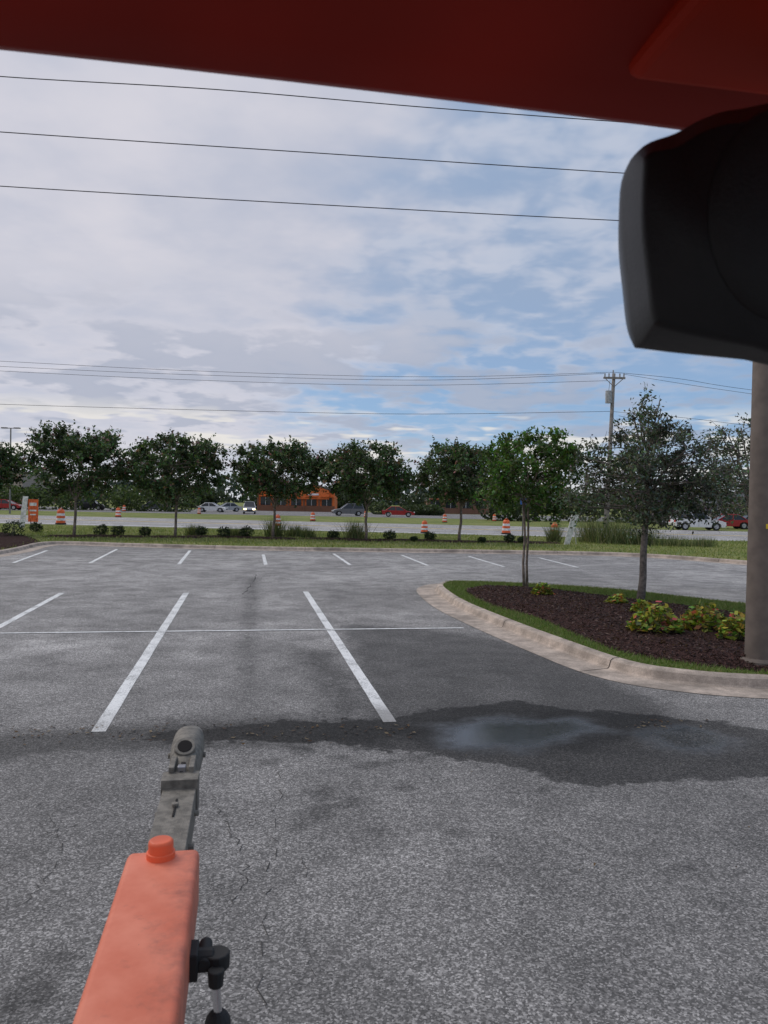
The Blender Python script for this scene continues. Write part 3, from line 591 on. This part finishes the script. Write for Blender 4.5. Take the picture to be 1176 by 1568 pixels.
# ---------------------------------------------------------------- buildings
def building(name,x0,x1,ytop,dep,wall,base,kind='flat',roof=(.1,.08,.07)):
    A=P(x0,780,dep); B=P(x1,780,dep); w=B.x-A.x; h=P((x0+x1)/2,ytop,dep).z; c=Vector(((A.x+B.x)/2,dep,.1)); r=empty(name,c); a=Acc(); D=w*.6
    mats=[simple('wall',wall,.8),simple('masonry_base',base,.85,scale=20),M_glass,simple('roof',roof,.8),simple('awning',(.6,.14,.02),.6),M_bw]
    wh=h*(.8 if kind!='flat' else 1); a.box((0,D/2,wh/2),(w,D,wh),0); a.box((0,-.06,.55),(w+.1,.12,1.1),1)
    nb=max(3,int(w/2.6))
    for i in range(nb):
        x=-w/2+w*(i+.5)/nb; a.box((x,-.09,1.9),(w/nb*.66,.16,1.5),2); a.box((x,-.14,1.9),(.06,.1,1.5),5); a.box((x,-.45,2.85),(w/nb*.8,.9,.12),4 if kind!='flat' else 3)
        a.box((-w/2+w*i/nb,-.12,wh/2),(.3,.22,wh),1)
    a.box((0,D/2,wh+.1),(w+.5,D+.5,.25),3)
    if kind=='gable':
        gw=w*.42; gx=w*.22; a.prism([(gx-gw/2,wh*.6),(gx+gw/2,wh*.6),(gx+gw/2,wh+.1),(gx,h+.2),(gx-gw/2,wh+.1)],-.5,2.5,(Vector((1,0,0)),Vector((0,1,0)),Vector((0,0,1))),0)
        a.prism([(gx-gw/2-.3,wh+.1),(gx,h+.22),(gx+gw/2+.3,wh+.1),(gx+gw/2+.3,wh+.35),(gx,h+.5),(gx-gw/2-.3,wh+.35)],-.7,2.7,(Vector((1,0,0)),Vector((0,1,0)),Vector((0,0,1))),3)
        a.box((gx,-.56,wh*.83),(gw*.35,.08,h*.07),5)
    if kind=='hip': a.add([Vector(v) for v in [(-w/2-.3,-.3,wh+.25),(w/2+.3,-.3,wh+.25),(w/2+.3,D+.3,wh+.25),(-w/2-.3,D+.3,wh+.25),(-w/2+D*.5,D/2,h+.6),(w/2-D*.5,D/2,h+.6)]],[(0,1,5,4),(1,2,5),(2,3,4,5),(3,0,4)],3)
    a.obj('walls_roof_windows',mats,r)
building('orange_restaurant',395,512,744,146,(.72,.17,.04),(.2,.09,.05),'gable')
building('brown_shop_building',655,748,764,150,(.28,.17,.11),(.2,.1,.07),'hip')
building('tan_retail_building',-160,34,722,168,(.4,.33,.28),(.3,.14,.1),'flat')
building('grey_store_building',1010,1260,756,140,(.4,.4,.4),(.3,.25,.2),'flat')
# ---------------------------------------------------------------- machine: canopy, mirror, drawbar
fwd=Vector((-.177,.984,0)).normalized(); rt=Vector((fwd.y,-fwd.x,0)); UPV=Vector((0,0,1)); fr=(rt,fwd,UPV)
def ML(u,v,w): return rt*u+fwd*v+Vector((0,0,H+w))
r=empty('machine_canopy',ML(0,0,.45))
def shift(a): a.V=[tuple(Vector(v)-r.location) for v in a.V]
a=Acc(); n=14; prof=[(-.9,.47),(-.3,.455),(.5,.43),(.70,.412),(.742,.402),(.757,.406),(.764,.42),(.757,.44),(.70,.465),(.3,.50),(-.9,.52)]
rings=[[ML(u,v,w-.02*abs(u)**2) for v,w in prof] for u in np.linspace(-.85,.8,n)]; a.loft(rings)
shift(a); a.obj('roof_shell',M_canopy,r,True)
a=Acc(); 
for u in (-.22,-.02,.2): a.box(ML(u,.1,.445),(.05,1.0,.02),0,(rt,(fwd-UPV*.03).normalized(),UPV))
shift(a); a.obj('underside_ribs',M_canopy,r,bevel=.008)
a=Acc(); a.box(ML(.575,.262,.428),(.46,.84,.03),0,(rt,(fwd-UPV*.03).normalized(),UPV)); shift(a); o=a.obj('corner_panel',M_canopy2,r,bevel=.012)
a=Acc()
for u in (-.75,.72): a.tube([ML(u,-.8,.46),ML(u,-.8,-H)],.03,10)
shift(a); a.obj('rear_posts',M_canopy,r)
far_r=[(956,268),(980,229),(1028,210),(1072,187),(1130,172),(1290,165),(1300,380),(1290,566),(1150,550),(1000,534),(973,520),(961,430),(953,345)]
near_r=[(986,262),(994,234),(1036,224),(1078,200),(1134,186),(1270,180),(1280,370),(1270,546),(1150,528),(1022,502),(1001,484),(992,420),(984,345)]
def rr(L,d): return catmull([P(x,y,d) for x,y in L],4,True)
def shrink(R_,k,dy): 
    c=sum(R_,Vector())/len(R_); return [c+(p-c)*k+Vector((0,dy,0)) for p in R_]
Rn=rr(near_r,.62); Rf=rr(far_r,.675); rings=[shrink(Rn,.96,-.004),Rn,[p+Vector((0,.004,0)) for p in shrink(Rn,1.012,0)],shrink(Rf,.992,-.008),Rf,shrink(Rf,.985,.012),shrink(Rf,.8,.06)]
c=P(1130,360,.66); r=empty('side_mirror',c); a=Acc(); a.loft(rings); shift(a); a.obj('housing',M_black,r,True)
a=Acc(); cc=P(1205,330,.618); R_=[]
for j in range(7):
    q=j/6*math.pi/2; R_.append([cc+Vector((math.cos(t)*.066*math.cos(q),-math.sin(q)*.014,math.sin(t)*.088*math.cos(q))) for t in np.linspace(0,2*math.pi,33)[:-1]])
a.loft(R_); shift(a); a.obj('rear_dome',M_black,r,True)
a=Acc(); a.tube([P(1200,250,.69),P(1215,150,.72),P(1230,60,.74)],.014,10); shift(a); a.obj('bracket',M_blk2,r)
# drawbar
E=G(251,1302,1.46); r=empty('orange_drawbar',E); a=Acc(); Wd=.137
def D(u,v,w): return E+rt*u+fwd*v+UPV*w
ed=[]
rings=[]; vs=[0,-.004,-.012,-.05,-.2,-.5,-1.0,-1.5]; sh=[.93,.985,1,1,1,1,1,1]
for v,s_ in zip(vs,sh):
    h=.055; w=Wd/2; c_=.012; R_=[]
    for sx,sz,st in ((1,1,0),(-1,1,1),(-1,-1,2),(1,-1,3)):
        for q in range(5):
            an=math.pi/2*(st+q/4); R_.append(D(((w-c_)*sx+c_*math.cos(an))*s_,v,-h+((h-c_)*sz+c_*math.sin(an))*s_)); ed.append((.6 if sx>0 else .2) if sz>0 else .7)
    rings.append(R_)
a.loft(rings[::-1])
shift(a); o=a.obj('box_beam',M_orange,r,True,attrs={'edge':ed}); o.data.polygons.foreach_set('use_smooth',[len(p.vertices)==4 for p in o.data.polygons])
a=Acc(); a.tube([D(-.003,-.028,-.005),D(-.003,-.028,.012)],.027,24); a.tube([D(-.003,-.028,.008),D(-.003,-.028,.03),D(-.003,-.028,.034)],[.0235,.0235,.02],24); shift(a); a.obj('pin_cap',simple('cap_orange',(.75,.13,.05),.5),r,bevel=.002)
a=Acc(); a.box(D(0,.2,-.05),(.078,.42,.075),0,fr); a.box(D(0,.39,-.036),(.088,.06,.09),0,fr)
a.box(D(0,.24,-.0105),(.005,.10,.003),1,fr); a.tube([D(0,.25,-.011),D(0,.25,-.004)],.008,8); a.tube([D(-.05,.12,-.05),D(.05,.12,-.05)],.007,8); a.tube([D(-.05,.3,-.05),D(.05,.3,-.05)],.007,8)
shift(a); a.obj('galvanised_tube',[M_steel,M_hole],r,bevel=.006)
a=Acc(); rings=[]
for v,hw,zt,zb in [(.40,.036,-.002,-.07),(.44,.033,.002,-.07),(.47,.030,.01,-.06),(.51,.036,.026,-.06),(.56,.042,.04,-.06),(.62,.044,.046,-.06),(.68,.043,.044,-.055),(.73,.038,.034,-.05),(.77,.028,.012,-.045),(.785,.012,-.015,-.035)]:
    R_=[]
    for q in range(20):
        t=2*math.pi*q/20; cx=math.copysign(abs(math.cos(t))**.7,math.cos(t))*hw; cz=(zt+zb)/2+math.copysign(abs(math.sin(t))**.8,math.sin(t))*(zt-zb)/2; R_.append(D(cx,v,cz))
    rings.append(R_)
a.loft(rings); shift(a); a.obj('ball_coupler',M_steel,r,True)
a=Acc(); nn=(UPV*.8-fwd*.6).normalized(); hc=D(0,.525,.034)
a.tube([hc-nn*.01,hc+nn*.008],[.028,.027],24,0); a.tube([hc,hc+nn*.0095],.019,20,1); a.box(D(0,.455,.006),(.012,.08,.014),1,fr)
a.box(D(-.024,.455,.008),(.014,.09,.03),0,fr); a.box(D(.024,.455,.008),(.014,.09,.03),0,fr); a.box(D(0,.425,.012),(.02,.02,.02),2,fr)
a.tube([D(-.050,.60,-.01),D(.050,.60,-.01)],.008,8,0)
shift(a); a.obj('latch_and_socket',[M_steel,M_hole,M_rim],r,bevel=.002)
a=Acc(); j0=G(332,1468,1.38)
a.tube([j0-rt*.07,j0-rt*.005],[.022,.018],12); a.tube([j0-UPV*.014,j0+UPV*.012],.022,12); a.tube([j0-rt*.02-fwd*.02,j0-rt*.02+fwd*.05],.012,10)
a.box(j0-rt*.045,(.03,.05,.045),0,fr)
q0=j0-fwd*.03; a.tube([q0,q0-UPV*.028],[.014,.012],12,0); a.tube([q0-UPV*.02,q0-UPV*.075+rt*.004],.0075,12,1); q1=q0-UPV*.07+rt*.004; a.tube([q1,q1-UPV*.012,q1-UPV*.5],[.013,.021,.022],14,0)
shift(a); a.obj('gas_strut_joint',[M_blk2,M_chrome],r,bevel=.003)
